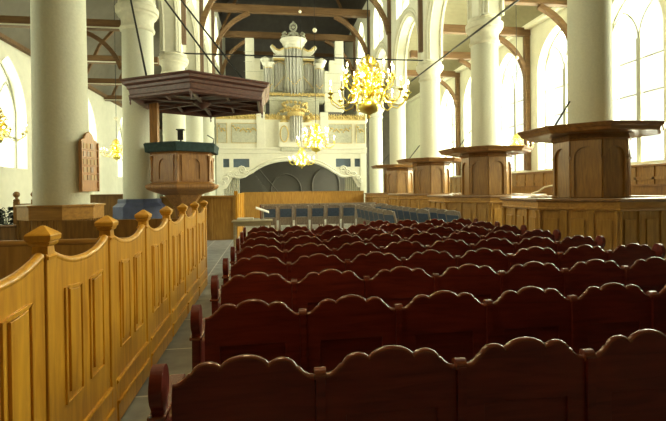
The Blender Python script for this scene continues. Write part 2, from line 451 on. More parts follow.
MB().lathe([(CR-.25,4.78),(CR-.25,4.98),(.3,5.04)], (*CC,0), 6, HX, smooth=False).build('ceiling_board', 'darkred', t)
mb = MB()
for k in range(6):
    p = hexv(CC, CR-.4, k); q = hexv(CC, CR-.4, k+1); mid = ((p[0]+q[0])/2, (p[1]+q[1])/2)
    mb.tube([(p[0],p[1],4.55), (CC[0],CC[1],4.62)], .065, 4)
    mb.tube([(mid[0],mid[1],4.57), (CC[0]+.5*(p[0]-CC[0]), CC[1]+.5*(p[1]-CC[1]), 4.6)], .05, 4)
    mb.tube([(mid[0],mid[1],4.57), (CC[0]+.5*(q[0]-CC[0]), CC[1]+.5*(q[1]-CC[1]), 4.6)], .05, 4)
mb.lathe([(.02,4.38),(.12,4.46),(.30,4.58),(.30,4.66)], (*CC,0), 12)
mb.build('star_ribs', 'darkred', t)
for k in range(6):
    p = hexv(CC, CR-.26, k); MB().lathe([(.012,4.30),(.03,4.36),(.018,4.40),(.04,4.46),(.04,4.52)], (p[0],p[1],0), 8).build('pendant', 'darkred', t)
for (p, q, l) in (((-3.38, 13.42, 5.04), (-4.4, 15.5, 8.25), 'left black iron rod slanting up from the sounding board to the column'),
               ((-1.17, 14.5, 5.03), (-3.65, 15.9, 8.6), 'middle black iron rod holding the sounding board'),
               ((-.55, 14.6, 5.03), (-3.65, 16.0, 9.3), 'right black iron rod holding the sounding board, reaching highest')):
    rod('hanging_rod', [p, q], .03, l, 'rod', 'rods holding the sounding board')
t = thing('book_stand', 'small black book stand on the pulpit rim', 'stand', (-2.62, 14.3, 3.24))
MB().box(-2.64,-2.60,14.28,14.32,3.24,3.6).box(-2.70,-2.54,14.2,14.26,3.3,3.62).build('upright', 'iron', t)
MB().box(-2.74,-2.50,14.16,14.36,3.60,3.63).build('rest', 'iron', t)
rod('microphone', [(-1.78,14.55,3.17),(-1.68,14.5,3.25),(-1.66,14.5,3.36),(-1.86,14.45,3.48)], .018, 'thin black gooseneck microphone at the right edge of the pulpit', 'microphone')

# ------------------------------------------------------------------ golden fence of box pews along the aisle
FX = -1.17
FY = [0.5, 1.55, 2.56, 3.5, 4.48, 5.46, 6.46, 7.5, 8.55]
def sag(u): return 1.333+(.083)*(abs(u-.5)/.5)**2.3
def pew_door(y0, y1, label):
    t = thing('pew_door', label, 'pew door', (FX, y0, 0), 'scalloped box pew doors along the aisle')
    a, b = .055, (y1-y0)-.055
    N = 16
    top = [(y0+a+(b-a)*i/N, sag(i/N)) for i in range(N+1)]
    MB().plate([(y0+a, .03), (y0+b, .03)]+top[::-1], [], -.022, .022, xplane(FX)).build('board', 'goldoak', t)
    MB().tube([(FX, u, v+.004) for u, v in top], .026, 8).build('top_rail', 'goldoak', t)
    for (u0, u1) in ((.19, .43), (.57, .81)):
        ys = [y0+u0*(y1-y0), y0+u1*(y1-y0)]
        tp = []
        for i in range(7):
            u = u0+(u1-u0)*i/6; tp.append((y0+u*(y1-y0), 1.19+.45*(sag(u)-1.333)*1.6))
        loop = [(ys[0], .55), (ys[1], .55)]+tp[::-1]
        p = MB(); p.tube([(FX+.022, u, v) for u, v in loop], .016, 4, closed=True)
        cy = (ys[0]+ys[1])/2
        inner = [(cy+(u-cy)*.62, .55+.05+(v-.55)*.90) for u, v in loop]
        p.plate(inner, [], .02, .036, xplane(FX))
        p.build('raised_panel', 'goldoak', t, bevel=.006)
    MB().box(FX, FX+.045, y0+a, y0+b, .03, .17).box(FX, FX+.034, y0+a, y0+b, .17, .32).tube([(FX+.03, y0+a, .325), (FX+.03, y0+b, .325)], .016, 6).tube([(FX+.044, y0+a, .175), (FX+.044, y0+b, .175)], .013, 6).build('base_board', 'goldoak', t)
    return t
def pew_post(y, label):
    t = thing('pew_post', label, 'post', (FX, y, 0), 'capped posts between the box pew doors')
    MB().box(FX-.045, FX+.035, y-.05, y+.05, 0, 1.43).build('post', 'goldoak', t, bevel=.006)
    MB().lathe([(.066,1.40),(.070,1.415),(.056,1.425),(.052,1.468),(.070,1.478),(.076,1.490),(.066,1.498)], (FX-.005,y,0), 4, PI/4, smooth=False).build('neck', 'goldoak', t)
    MB().lathe([(.074,1.494),(.088,1.504),(.091,1.528),(.083,1.536),(.048,1.556),(.012,1.576)], (FX-.005,y,0), 4, PI/4, smooth=False).build('cap', 'goldoak', t, bevel=.002)
ol = ['out-of-view', 'leftmost, cut by the picture edge', 'first', 'second', 'third', 'fourth', 'fifth', 'sixth', 'last']
for i in range(len(FY)-1):
    if i == 0: continue
    pew_door(FY[i], FY[i+1], 'golden oak pew door with dipping top, ' + ('cut by the left picture edge' if i == 1 else '%s complete one from the left' % ol[i] if i < 7 else 'farthest one below the pulpit'))
for i, y in enumerate(FY):
    if i < 2: continue
    pew_post(y, 'golden oak post with square pointed cap, ' + ('nearest of the row at far left' if i == 2 else '%s from the left' % ['','','','second','third','fourth','fifth','sixth',''][i] if i < 8 else 'farthest, under the right side of the pulpit'))
# fence end return
tag(MB().box(-3.6, FX-.05, 8.53, 8.57, 0, 1.25).build('pew_partition', 'oak', bevel=.005), 'brown oak partition closing the far end of the box pews', 'partition')
# partitions and seats inside the box pews
t = thing('pew_partition', 'brown oak pew partition with rounded rail behind the nearest doors', 'partition', (-3, 4.98, 0))
MB().box(-7.0, FX-.05, 4.96, 5.0, 0, 1.22).build('board', 'midoak', t)
MB().tube([(-7.0, 4.98, 1.235), (FX-.05, 4.98, 1.235)], .035, 8).build('rail', 'midoakH', t)
t = thing('pew_partition', 'brown oak partition running left from the boxed foot of the near column', 'partition', (-6.5, 10.0, 0))
MB().box(-9.0, XL-.8, 9.98, 10.02, 0, 1.06).build('board', 'oak', t)
MB().tube([(-9.0, 10, 1.07), (XL-.8, 10, 1.07)], .035, 8).build('rail', 'oakH', t)
tag(MB().box(-7, FX-.08, 5.02, 5.42, .40, .45).box(-7, FX-.08, 5.3, 5.34, 0, .4).build('plank_bench', 'oak'), 'plain oak seat plank behind the near pew partition', 'bench')
t = thing('reading_desk', 'orange oak desk top behind the pew doors, before the blue plinth', 'desk', (-2.3, 9.6, 0))
MB().box(-3.2, -1.5, 8.7, 11.2, .96, 1.0).build('desk_top', 'goldoak', t, bevel=.005)
for (x, y) in ((-3.1,8.8),(-1.6,8.8),(-3.1,11.1),(-1.6,11.1)): MB().box(x-.04,x+.04,y-.04,y+.04,0,.96).build('leg', 'oak', t)
tag(MB().box(-2.98, -2.78, 8.78, 8.95, 1.0, 1.09).build('book', 'iron', bevel=.01), 'small dark book lying on the orange desk top', 'book')

# octagonal boxing round the near column
def octp(cx, cy, a, k, rot=0): r = a/math.cos(PI/8); A = rot+PI/8+k*PI/4; return (cx+r*math.cos(A), cy+r*math.sin(A))
def oct_wall(mb, cx, cy, a, z0, z1, th):
    ringwall(mb, (cx, cy), [((a)/math.cos(PI/8), z0), (a/math.cos(PI/8), z1), ((a-th)/math.cos(PI/8), z1), ((a-th)/math.cos(PI/8), z0)], 8, PI/8)
t = thing('column_seat', 'octagonal oak boxing of boards round the foot of the near left column', 'column bench', (XL, 10.2, 0))
mb = MB(); oct_wall(mb, XL, 10.2, .66, 0, 1.2, .05)
mb.build('boards', 'midoak', t)
mb = MB()
for k in range(8):
    p = Vector(octp(XL, 10.2, .67, k)); q = Vector(octp(XL, 10.2, .67, k+1))
    for j in range(1, 6):
        m_ = p+(q-p)*j/6; mb.box(m_.x-.012, m_.x+.012, m_.y-.012, m_.y+.012, 0, 1.2)
mb.build('board_strips', 'midoak', t)
mb = MB(); oct_wall(mb, XL, 10.2, .73, 1.2, 1.46, .09); mb.build('fascia', 'midoakH', t, bevel=.006)
mb = MB(); oct_wall(mb, XL, 10.2, .76, 1.46, 1.50, .22); mb.build('top_ledge', 'midoakH', t, bevel=.006)

# hymn board on the near column
c = Vector((-3.74, 10.12, 0)); tg = Vector((.26, .966, 0)); nm = Vector((.966, -.26, 0))
fn = lambda u, v, w: tuple(c+tg*u+nm*w+Vector((0,0,v)))
t = thing('hymn_board', 'tall carved wooden hymn number board hung on the near left column', 'hymn board', tuple(c+Vector((0,0,1.75))))
sh = [(-.28,1.76),(.28,1.76),(.28,2.78),(.24,2.84),(.16,2.86),(.10,2.96),(0,3.02),(-.10,2.96),(-.16,2.86),(-.24,2.84),(-.28,2.78)]
MB().plate(sh, [], -.02, .03, fn).build('board', 'numwood', t, bevel=.006)
mb = MB()
for r_ in range(6): mb.plate([(-.26,1.80+r_*.165),(.26,1.80+r_*.165),(.26,1.825+r_*.165),(-.26,1.825+r_*.165)], [], .03, .055, fn)
mb.plate([(-.28,1.76),(-.25,1.76),(-.25,2.8),(-.28,2.8)], [], .03, .06, fn); mb.plate([(.25,1.76),(.28,1.76),(.28,2.8),(.25,2.8)], [], .03, .06, fn)
mb.build('ledges', 'numwood', t)
for r_ in range(1, 6):
    for j in range(random.choice((3, 4, 4))):
        u = -.2+j*.115; z = 1.832+r_*.165
        MB().plate([(u,z),(u+.075,z),(u+.075,z+.11),(u,z+.11)], [], .032, .04, fn).build('number_card', random.choice(['card','oak','card']), t)

# left aisle furniture
t = thing('high_backed_pew', 'dark brown high backed pew standing behind the near column at left', 'pew', (-6.5, 17.2, 0))
MB().box(-7.2, -4.9, 17.1, 17.16, 0, 1.62).build('back', 'oak', t, bevel=.01)
MB().box(-7.2, -4.9, 17.05, 17.2, 1.60, 1.66).build('top_rail', 'oakH', t)
MB().box(-7.2, -4.9, 17.16, 17.6, .42, .46).build('seat', 'oak', t)
t = thing('pew_end', 'dark oak pew end with two ball finials at far left', 'pew end', (-5.7, 11.4, 0))
MB().box(-5.84, -5.74, 11.35, 11.45, 0, 1.55).build('post', 'oak', t)
MB().box(-5.46, -5.36, 11.35, 11.45, 0, 1.55).build('post', 'oak', t)
MB().box(-5.76, -5.4, 11.37, 11.43, .3, 1.50).build('panel', 'oak', t)
for x in (-5.79, -5.41): MB().lathe([(.06,1.55),(.07,1.58),(.03,1.62),(.03,1.65)], (x,11.4,0), 10).ball((x,11.4,1.71), .075).build('ball_finial', 'oak', t)
t = thing('potted_plant', 'dark bushy plant low at the left edge behind the pews', 'plant', (-6.55, 12.4, 0))
MB().lathe([(.15,0),(.2,.05),(.26,.45),(.24,.45),(.2,.4)], (-6.55,12.4,0), 14).build('pot', 'oak', t)
mb = MB()
for i in range(420):
    a = random.uniform(0, 2*PI); rr = random.uniform(.02,.7); z = random.uniform(.5,1.38)-rr*.25; x, y = -6.55+rr*math.cos(a), 12.4+rr*math.sin(a); d = .15
    mb.add([(x,y,z),(x+d*math.cos(a+.6),y+d*math.sin(a+.6),z+.04),(x+1.7*d*math.cos(a),y+1.7*d*math.sin(a),z-.02),(x+d*math.cos(a-.6),y+d*math.sin(a-.6),z+.05)], [(0,1,2,3)])
    if i % 12 == 0: mb.tube([(-6.55,12.4,.42), ((x-6.55)/2,(y+12.4)/2,z*.8), (x,y,z)], .01, 4)
fo = mb.build('foliage', 'leaf', t)
# low arched niche in the left aisle wall
struct(MB().tube([(XWL+.02, u, v) for u, v in pointed(25.3, .9, 0, 2.0, 3.0)], .09, 6, closed=True), 'trim_3', 'capstone')

# front enclosure beyond the aisle end
t = thing('low_screen', 'plain golden oak screen at the end of the stone aisle beyond the pulpit', 'screen', (-1.15, 16.3, 0))
MB().box(-3.7, -1.15, 16.3, 16.36, 0, 1.52).build('front_panel', 'midoak', t, bevel=.005)
for x in (-2.85, -2.0, -1.2): MB().box(x-.05, x+.04, 16.27, 16.3, 0, 1.52).build('stile', 'midoak', t)
MB().box(-3.7, -1.12, 16.22, 16.40, 1.5, 1.57).build('top_rail', 'midoakH', t, bevel=.01)
MB().box(-1.18, -1.12, 16.36, 21.5, 0, 1.62).build('side_panel', 'goldoak', t)
for y in (17.4, 18.6, 19.8, 21.0): MB().box(-1.12, -1.095, y-.05, y+.05, 0, 1.6).build('stile', 'goldoak', t)
MB().box(-1.20, -1.08, 16.3, 16.42, 0, 1.72).build('corner_post', 'goldoak', t)
t = thing('long_partition', 'long golden oak partition across the nave below the organ gallery', 'partition', (2.2, 28.4, 0))
MB().box(-1.6, 6.1, 28.4, 28.46, 0, 1.58).build('boards', 'midoak', t)
for i in range(13): MB().box(-1.6+i*.63-.03, -1.6+i*.63+.03, 28.37, 28.40, 0, 1.6).build('stile', 'midoak', t)
MB().box(-1.6, 6.1, 28.34, 28.5, 1.58, 1.62).build('top_rail', 'midoak', t)

# ------------------------------------------------------------------ mahogany pews
def crest(u):
    """height of the scalloped crest at fraction u of one bay, relative to its base line"""
    u = min(u, 1-u)
    if u < .07: return -.004+.004*u/.07
    if u < .15: return .040*((u-.07)/.08)**1.5
    if u < .172: return .042
    if u < .345: a = (u-.2585)/.0865; return .042+.044*math.sqrt(max(0, 1-a*a))
    a = (u-.5)/.155; return .046+.062*math.sqrt(max(0, 1-min(1, a*a)))
BW = .6885; NB = 8; BX0 = -.46; BH = .874
def pew_row(y, BX0=BX0, NB=NB):
    t = thing('scalloped_pew', 'x', 'pew', (BX0, y, 0), 'rows of mahogany pews')
    us = [i/80 for i in range(81)]
    for k in range(NB):
        x0 = BX0+k*BW; a, b = x0+.022, x0+BW-.022
        top = [(x0+u*BW, BH+crest(u)) for u in us if a <= x0+u*BW <= b]
        fnY = lambda u, v, w: (u, y+w+(.98-v)*-.0, v)
        MB().plate([(a, .76), (b, .76)]+top[::-1], [], -.016, .016, fnY).build('top_rail', 'mahog', t)
        MB().tube([(u, y, v) for u, v in top], .0165, 8).build('crest_moulding', 'mahogrim', t, 'shiny scalloped edge, highlight put into its colour')
        MB().plate([(a, .14), (b, .14), (b, .765), (a, .765)], [[(a+.10, .22), (b-.10, .22), (b-.10, .69), (a+.10, .69)]], -.016, .016, fnY).box(a+.09, b-.09, y-.004, y+.004, .21, .70).build('back_panel', 'mahog', t, bevel=.003)
    for k in range(1, NB):
        x = BX0+k*BW
        p = MB().box(x-.022, x+.022, y-.035, y+.035, 0, .880).build('post', 'mahog', t)
        T = Matrix.Translation((x, y, .884)) @ Matrix.Rotation(PI/2, 4, 'Y')
        MB().lathe([(.022,-.030),(.032,-.027),(.032,.027),(.022,.030)], (0,0,0), 16, T=T).build('rounded_cap', 'mahogrim', t)
    for x in (BX0-.03, BX0+NB*BW+.03):
        th = .027; pr = []
        for i in range(15):
            a = -.5*PI+(i/14)*2*PI*.88-.25; pr.append((y-.01+.085*math.cos(a), .885+.095*math.sin(a)))
        prof = [(y-.06, 0), (y+.42, 0), (y+.42, .40), (y+.38, .62), (y+.30, .66), (y+.06, .70)]+[(y+.035,.79)]+[(y-.01+.080*math.cos(a), .885+.095*math.sin(a)) for a in [(-.28+1.56*i/28)*PI for i in range(29)]]+[(y-.045, .79), (y-.045, .74)]
        MB().plate(prof, [], -th, th, xplane(x)).build('end_board', 'mahog', t, bevel=.008)
        MB().box(x-.04, x+.04, y-.07, y+.4, .755, .775).build('arm_ledge', 'mahogrim', t, bevel=.006)
    MB().box(BX0, BX0+NB*BW, y+.02, y+.40, .43, .46).build('seat', 'mahog', t)
    return t
first = pew_row(2.09)
rl = ['nearest row to the camera', 'second row from the camera', 'third row from the camera', 'fourth row from the camera', 'fifth row from the camera', 'sixth row from the camera', 'seventh row from the camera', 'eighth row, farthest of the full ones']
first['label'] = 'dark red mahogany pew with scalloped back, ' + rl[0]
for k in range(1, 8):
    copy_thing(first, (BX0, 2.09+1.055*k, 0), 'dark red mahogany pew with scalloped back, ' + rl[k])

sp_ = pew_row(2.09+1.055*8, BX0+4*BW, 4); sp_['label'] = 'short dark red mahogany pew at the back right, behind all the full rows'

# ------------------------------------------------------------------ magistrates' stalls round the right columns
def stall(cx, cy, label, cat='stall'):
    t = thing('canopied_stall', label, cat, (cx, cy, 0), 'canopied oak stalls round the right-hand columns')
    by = cy+.05; bx = cx+.05
    A, B, Cn = 1.95, .79, 1.60
    mb = MB(); oct_wall(mb, cx, by, A-.05, 0, 1.32, .05); mb.build('front_wall', 'midoak', t)
    mb = MB()
    for k in range(8):
        p = Vector(octp(cx, by, A-.03, k)); q = Vector(octp(cx, by, A-.03, k+1)); d = (q-p).normalized(); nn = Vector((d.y, -d.x))
        if nn.dot(((p+q)/2)-Vector((cx,by))) < 0: nn = -nn
        an = math.atan2(d.y, d.x)
        for j in range(4):
            m_ = p+(q-p)*j/3 if j < 3 else q
            T = Matrix.Translation((m_.x, m_.y, 0)) @ Matrix.Rotation(an, 4, 'Z')
            mb.box(-.06, .06, -.02, .02, 0, 1.2, T)
            mb.box(-.075, .075, -.035, .035, 1.14, 1.2, T)
        for j in range(3):
            m_ = p+(q-p)*(j+.5)/3; T = Matrix.Translation((m_.x, m_.y, 0)) @ Matrix.Rotation(an, 4, 'Z')
            mb.box(-.14, .14, -.012, .012, .25, 1.02, T)
    mb.build('panelling', 'midoak', t, bevel=.006)
    mb = MB(); ringwall(mb, (cx,by), [(A*1.0824,1.2),(A*1.0824+.03,1.24),(A*1.0824,1.27),(A*1.0824,1.40),(A*1.0824-.1,1.40),(A*1.0824-.1,1.2)], 8, PI/8); mb.build('frieze', 'midoakH', t, bevel=.005)
    mb = MB(); ringwall(mb, (cx,by), [((A+.05)*1.0824,1.40),((A+.07)*1.0824,1.43),((A+.05)*1.0824,1.47),((A-.38)*1.0824,1.47),((A-.38)*1.0824,1.42)], 8, PI/8); mb.build('book_ledge', 'oakH', t, 'polished ledge', bevel=.006)
    mb = MB(); ringwall(mb, (cx,by), [((B+.5)*1.0824,.42),((B+.5)*1.0824,.47),(B*1.0824,.47),(B*1.0824,.42)], 8, PI/8); mb.build('seat', 'oak', t)
    mb = MB(); oct_wall(mb, bx, by, B, .05, 3.02, .05); mb.build('back', 'oak', t)
    mb = MB()
    for k in range(8):
        p = Vector(octp(bx, by, B+.005, k)); q = Vector(octp(bx, by, B+.005, k+1)); mid = (p+q)/2; d = (q-p); w = d.length; d.normalize(); nn = (mid-Vector((bx,by))).normalized()
        f2 = lambda u, v, w_, mid=mid, d=d, nn=nn: (mid.x+d.x*u+nn.x*w_, mid.y+d.y*u+nn.y*w_, v)
        half = w/2-.07
        arch = pointed(0, half, 1.5, 2.45, 2.45+half*.98, 6)
        mb.plate([(-w/2,1.48),(w/2,1.48),(w/2,2.86),(-w/2,2.86)], [arch], 0, .05, f2)
        mb.box(p.x-.05, p.x+.05, p.y-.05, p.y+.05, 2.42, 2.47); mb.lathe([(.03,0),(.03,2.42),(.06,2.5)], (p.x,p.y,0), 8)
    mb.build('arcading', 'oak', t)
    mb = MB(); ringwall(mb, (bx,by), [((B+.02)*1.0824,2.84),((B+.08)*1.0824,2.90),((B+.06)*1.0824,3.0),((B+.16)*1.0824,3.03),((B-.03)*1.0824,3.03),((B-.03)*1.0824,2.84)], 8, PI/8); mb.build('neck_moulding', 'oakH', t)
    mb = MB(); ringwall(mb, (cx,by), [((Cn-.02)*1.0824,3.20),(Cn*1.0824,3.19),((Cn-.04)*1.0824,3.12),((Cn-.07)*1.0824,3.10),((Cn-.10)*1.0824,3.03),((Cn-.16)*1.0824,3.01),((B+.1)*1.0824,3.03),((.54)*1.0824,3.1),((.54)*1.0824,3.22)], 8, PI/8); mb.build('canopy', 'oakH', t, bevel=.006)
    return t
sl = ['nearest, at the right edge', 'second from the right', 'third from the right', 'farthest, beside the organ gallery']
for k in range(4):
    stall(XR, YR(k), 'brown oak stall with flat canopy round a column, '+sl[k])
    y = YR(k)
    rod('stay_rod', [(XR-1.25, y-.35, 3.19), (XR-.58, y-.02, 3.9)], .022, 'thin black iron stay rod rising from the stall canopy, '+sl[k].split(',')[0], 'rod', 'stay rods on the stall canopies')
# papers and rails inside the near stall
t = thing('open_book', 'open white book lying on the ledge of the nearest stall at right edge', 'book', (XR+.65, 8.62, 1.47))
def page(s):
    return MB().add([(XR+.65, 8.5, 1.475), (XR+.65, 8.75, 1.475), (XR+.65+s*.1, 8.75, 1.52), (XR+.65+s*.1, 8.5, 1.52), (XR+.65+s*.2, 8.75, 1.50), (XR+.65+s*.2, 8.5, 1.50), (XR+.65+s*.2, 8.75, 1.475), (XR+.65+s*.2, 8.5, 1.475)],
                    [(0,1,2,3),(3,2,4,5),(5,4,6,7),(0,7,6,1),(0,3,5,7),(1,6,4,2)])
page(-1).build('page_block', 'paper', t); page(1).build('page_block', 'paper', t)

# wall pews of the right aisle
t = thing('wall_panelling', 'long brown oak panelling with seats under the right aisle windows', 'panelling', (XWR-.1, 20, 0))
MB().box(XWR-.12, XWR-.04, 6, 36, 0, 2.42).build('panelling', 'oak', t)
MB().box(XWR-.22, XWR-.02, 6, 36, 2.42, 2.50).build('top_rail', 'oakH', t, bevel=.01)
mb = MB()
for i in range(38): y = 6+i*.8; mb.box(XWR-.16, XWR-.12, y-.05, y+.05, 0, 2.42)
mb.box(XWR-.16, XWR-.12, 6, 36, 1.95, 2.05)
mb.build('stiles', 'oak', t)
MB().box(XWR-.75, XWR-.12, 6, 36, .42, .48).build('seat', 'oak', t)
t = thing('aisle_pew', 'brown pew desk with curved arm, its highlight painted white, behind the nearest stall', 'pew', (11.2, 16, 0))
MB().box(11.2, 11.26, 9.5, 23, 0, 1.72).build('back', 'oak', t)
MB().box(11.13, 11.33, 9.5, 23, 1.72, 1.78).build('top_rail', 'oakH', t)
MB().tube([(11.0, 17.6, 1.45), (11.0, 17.1, 1.55), (11.0, 16.7, 1.72), (11.0, 16.0, 1.80), (11.0, 15.4, 1.95)], .035, 8).build('curved_arm', 'white', t, 'curved arm with its highlight painted white')  # white paint stands for the bright highlight along the arm

# ------------------------------------------------------------------ chairs
def chair(label):
    """seat faces local +Y... back at local y=0, wood frame with blue leather"""
    t = thing('blue_chair', label, 'chair', (0,0,0), 'blue leather chairs before the organ gallery')
    MB().box(-.25,.25,.02,.46,.42,.46).build('seat_frame', 'chairwood', t, bevel=.01)
    MB().box(-.23,.23,.05,.45,.46,.52).build('seat', 'leather', t, 'blue leather seat', bevel=.02)
    for s in (-1, 1):
        MB().tube([(s*.27,-.0,0),(s*.27,.01,.45),(s*.27,-.05,.75),(s*.27,-.13,1.03)], .040, 6).build('back_post', 'chairwood', t)
        MB().tube([(s*.23,.43,0),(s*.23,.42,.44)], .024, 6).build('leg', 'chairwood', t)
    fnb = lambda u, v, w: (u, -.01-(v-.45)*.2+w, v)
    N = 10; top = [(-.28+.56*i/N, 1.02+.05*math.sin(PI*i/N)) for i in range(N+1)]
    MB().plate([(-.28,.92),(.28,.92)]+top[::-1], [], -.02, .02, fnb).build('crest_rail', 'chairwood', t, bevel=.008)
    MB().plate([(-.26,.20),(.26,.20),(.26,.54),(-.26,.54)], [], -.018, .018, fnb).build('lower_rail', 'chairwood', t)
    MB().plate([(-.25,.55),(.25,.55),(.25,.92),(-.25,.92)], [], -.03, .03, fnb).build('back_pad', 'leather', t, 'dark blue leather back pad', bevel=.012)
    return t
proto = chair('grey-brown chair with dark blue back, leftmost of the row facing the organ')
xs = [.05+.70*i for i in range(7)]
fl = ['', 'second', 'third', 'middle', 'fifth', 'sixth', 'last']
proto.location = (xs[0], 19.8, 0)
for i in range(1, 7):
    copy_thing(proto, (xs[i], 19.8+.0*i, 0), 'blue-backed chair, %s from the left in the far row across the nave' % fl[i])
ol2 = ['nearest', 'second nearest', 'third nearest', 'fourth from the near end', 'fifth from the near end', 'sixth from the near end', 'farthest']
for (x, y0, dy, n, nm_) in ((3.85, 13.8, .74, 7, 'left'), (5.1, 14.2, .78, 7, 'middle'), (5.62, 13.0, .72, 4, 'right')):
    for i in range(n):
        l = 'farthest' if i == n-1 else ol2[i]
        copy_thing(proto, (x, y0+i*dy, 0), 'blue-backed chair seen side-on, %s in the %s file' % (l, nm_), R(-68))
copy_thing(proto, (5.15, 20.4, 0), 'single chair with square blue back standing above the side files', R(0))
# far long bench line behind the chairs (brown lumpy tops)
t = thing('choir_bench', 'long low dark bench behind the row of blue-backed chairs', 'bench', (.0, 21.4, 0))
MB().box(-.4, 5.2, 21.4, 21.46, .3, 1.08).build('back', 'chairwood', t)
MB().box(-.4, 5.2, 21.46, 21.86, .42, .47).build('seat', 'mahog', t)
for x in (-.4, 2.4, 5.15): MB().box(x, x+.05, 21.36, 21.86, 0, 1.05).build('end_board', 'mahog', t)
# table with book stand and papers
t = thing('table', 'pale wooden table at the front end of the aisle', 'table', (-.5, 14, 0))
MB().box(-1.08, .12, 13.5, 14.25, .80, .84).build('table_top', 'palewood', t, bevel=.006)
MB().box(-1.0, .04, 13.56, 13.6, .68, .80).build('apron', 'palewood', t)
for (x, y) in ((-1.0,13.58),(.04,13.58),(-1.0,14.17),(.04,14.17)): MB().box(x-.03,x+.03,y-.03,y+.03,0,.8).build('leg', 'palewood', t)
tag(MB().box(-.95, -.45, 13.95, 14.2, .84, .90).build('cloth_pile', 'paper', bevel=.01), 'folded white cloth on the far left of the table', 'cloth')
t = thing('lectern', 'small metal lectern with slanted white rest on the table', 'lectern', (-.15, 13.9, .84))
MB().tube([(-.15,13.9,.84),(-.15,13.9,1.10)], .015, 8).lathe([(.1,.84),(.1,.855),(.02,.87)], (-.15,13.9,0), 12).build('stem', 'pipe', t)
MB().add([(-.38,13.8,1.20),(.02,13.8,1.06),(.02,14.05,1.10),(-.38,14.05,1.24),(-.38,13.8,1.175),(.02,13.8,1.035),(.02,14.05,1.075),(-.38,14.05,1.215)],[(0,1,2,3),(4,7,6,5),(0,4,5,1),(1,5,6,2),(2,6,7,3),(3,7,4,0)]).build('rest', 'paper', t)

# ------------------------------------------------------------------ organ gallery
GY = 35.0; gx0, gx1 = XL+.45, XR-.45
t = thing('organ_gallery', 'white and gold organ gallery with a wide scrolled arch beneath', 'gallery', (NC, GY, 4.4))
MB().box(gx0, gx1, GY+.3, GY+4.5, 4.35, 4.55).build('gallery_floor', 'white', t)
MB().box(gx0, gx1, GY-.15, GY+.3, 4.55, 4.85).box(gx0, gx1, GY-.25, GY+.3, 4.85, 5.0).build('entablature', 'white', t, bevel=.02)
MB().box(gx0, gx1, GY, GY+.12, 4.98, 7.15).build('balustrade', 'white', t)
for (a, b) in ((gx0+.1, gx0+.8), (gx0+1.15, NC-1.65-.9), (NC+1.65+.9, gx1-1.15), (gx1-.8, gx1-.1)):
    p = MB().box(a, b, GY-.04, GY, 5.35, 6.85).build('balustrade_panel', 'casegrey', t, 'pale grey panel', bevel=.02)
    mb = MB()
    L_ = b-a
    for i in range(int(L_*9)):
        x = a+.15+(L_-.3)*i/max(1, int(L_*9)-1); z = 6.35+.28*abs(math.cos(i*.9))-.2*math.sin(PI*i/(L_*9))
        mb.ball((x, GY-.06, z), .075, 6, 4)
    mb.build('gilt_garland', 'gold', p, 'gilt garland')
    MB().tube([(a,GY-.05,5.35),(b,GY-.05,5.35),(b,GY-.05,6.85),(a,GY-.05,6.85)], .035, 4, closed=True).build('gilt_frame', 'gold', p)
mb = MB()
n_ = 60
for i in range(n_):
    x = gx0+.1+(gx1-gx0-.2)*i/(n_-1)
    if abs(x-NC) < 1.2: continue
    mb.ball((x, GY, 7.38+.05*math.sin(i*2.1)), .12+.03*math.sin(i*1.7), 6, 4)
    mb.ball((x+.07, GY, 7.55), .07, 6, 4)
mb.box(gx0, gx1, GY, GY+.1, 7.15, 7.5)
mb.build('gilt_frieze', 'gold', t, 'openwork gilt frieze along the top')
for s in (-1, 1):
    x = NC+s*2.45
    MB().box(x-.32, x+.32, GY-.12, GY+.14, 5.0, 7.75).build('pilaster', 'white', t, bevel=.02)
# arch screen beneath, shaped
def lower(x):
    s = abs(x-NC); W_ = (gx1-gx0)/2
    if s < 3.1: return 3.95-.9*(s/3.1)**2.6
    if s < 3.6: return 3.05-.25*(s-3.1)/.5
    if s < 4.6: return 2.75-.12*math.sin((s-3.6)*PI)
    return 2.75-.9*min(1, (s-4.6)/.5)
N = 80; low = [(gx0+(gx1-gx0)*i/N, lower(gx0+(gx1-gx0)*i/N)) for i in range(N+1)]
fY = lambda u, v, w: (u, GY+w, v)
holes = []
for s in (-1, 1):
    for (a, b) in ((3.35, 4.55), (4.85, 5.5)):
        x0, x1 = sorted((NC+s*a, NC+s*b))
        holes.append([(x0, 3.5), (x1, 3.5), (x1, 4.15), (x0, 4.15)])
scr = MB().plate(low+[(gx1, 4.6), (gx0, 4.6)], holes, 0, .25, fY).build('arch_screen', 'white', t)
for sx in (-4.425, 4.425): MB().box(NC+sx-1.125, NC+sx+1.125, GY+.16, GY+.22, 3.45, 4.2).build('blue_panel', 'bluepanel', scr, 'slate blue panel')
mb = MB()
mb.tube([(u, GY-.05, v+.1) for u, v in low if abs(u-NC) < 4.7], .11, 6)
mb.tube([(u, GY-.02, v+.32) for u, v in low if abs(u-NC) < 3.4], .06, 6)
for s in (-1, 1):
    for (dx, z, r) in ((3.9, 3.3, .3), (4.3, 3.05, .22), (3.55, 3.05, .2), (4.75, 2.9, .22), (5.1, 2.6, .2), (5.3, 2.3, .15)):
        pts = [(NC+s*dx+s*r*(1-i/16)*math.cos(i*.7), GY-.06, z+r*(1-i/16)*math.sin(i*.7)) for i in range(15)]
        mb.tube(pts, .07, 5)
mb.build('scroll_carving', 'white', t, 'white carved scrolls')
for s in (-1, 1):
    x = NC+s*((gx1-gx0)/2-.25); MB().box(x-.24, x+.24, GY-.05, GY+.4, 0, 4.4).build('corner_pier', 'white', t)
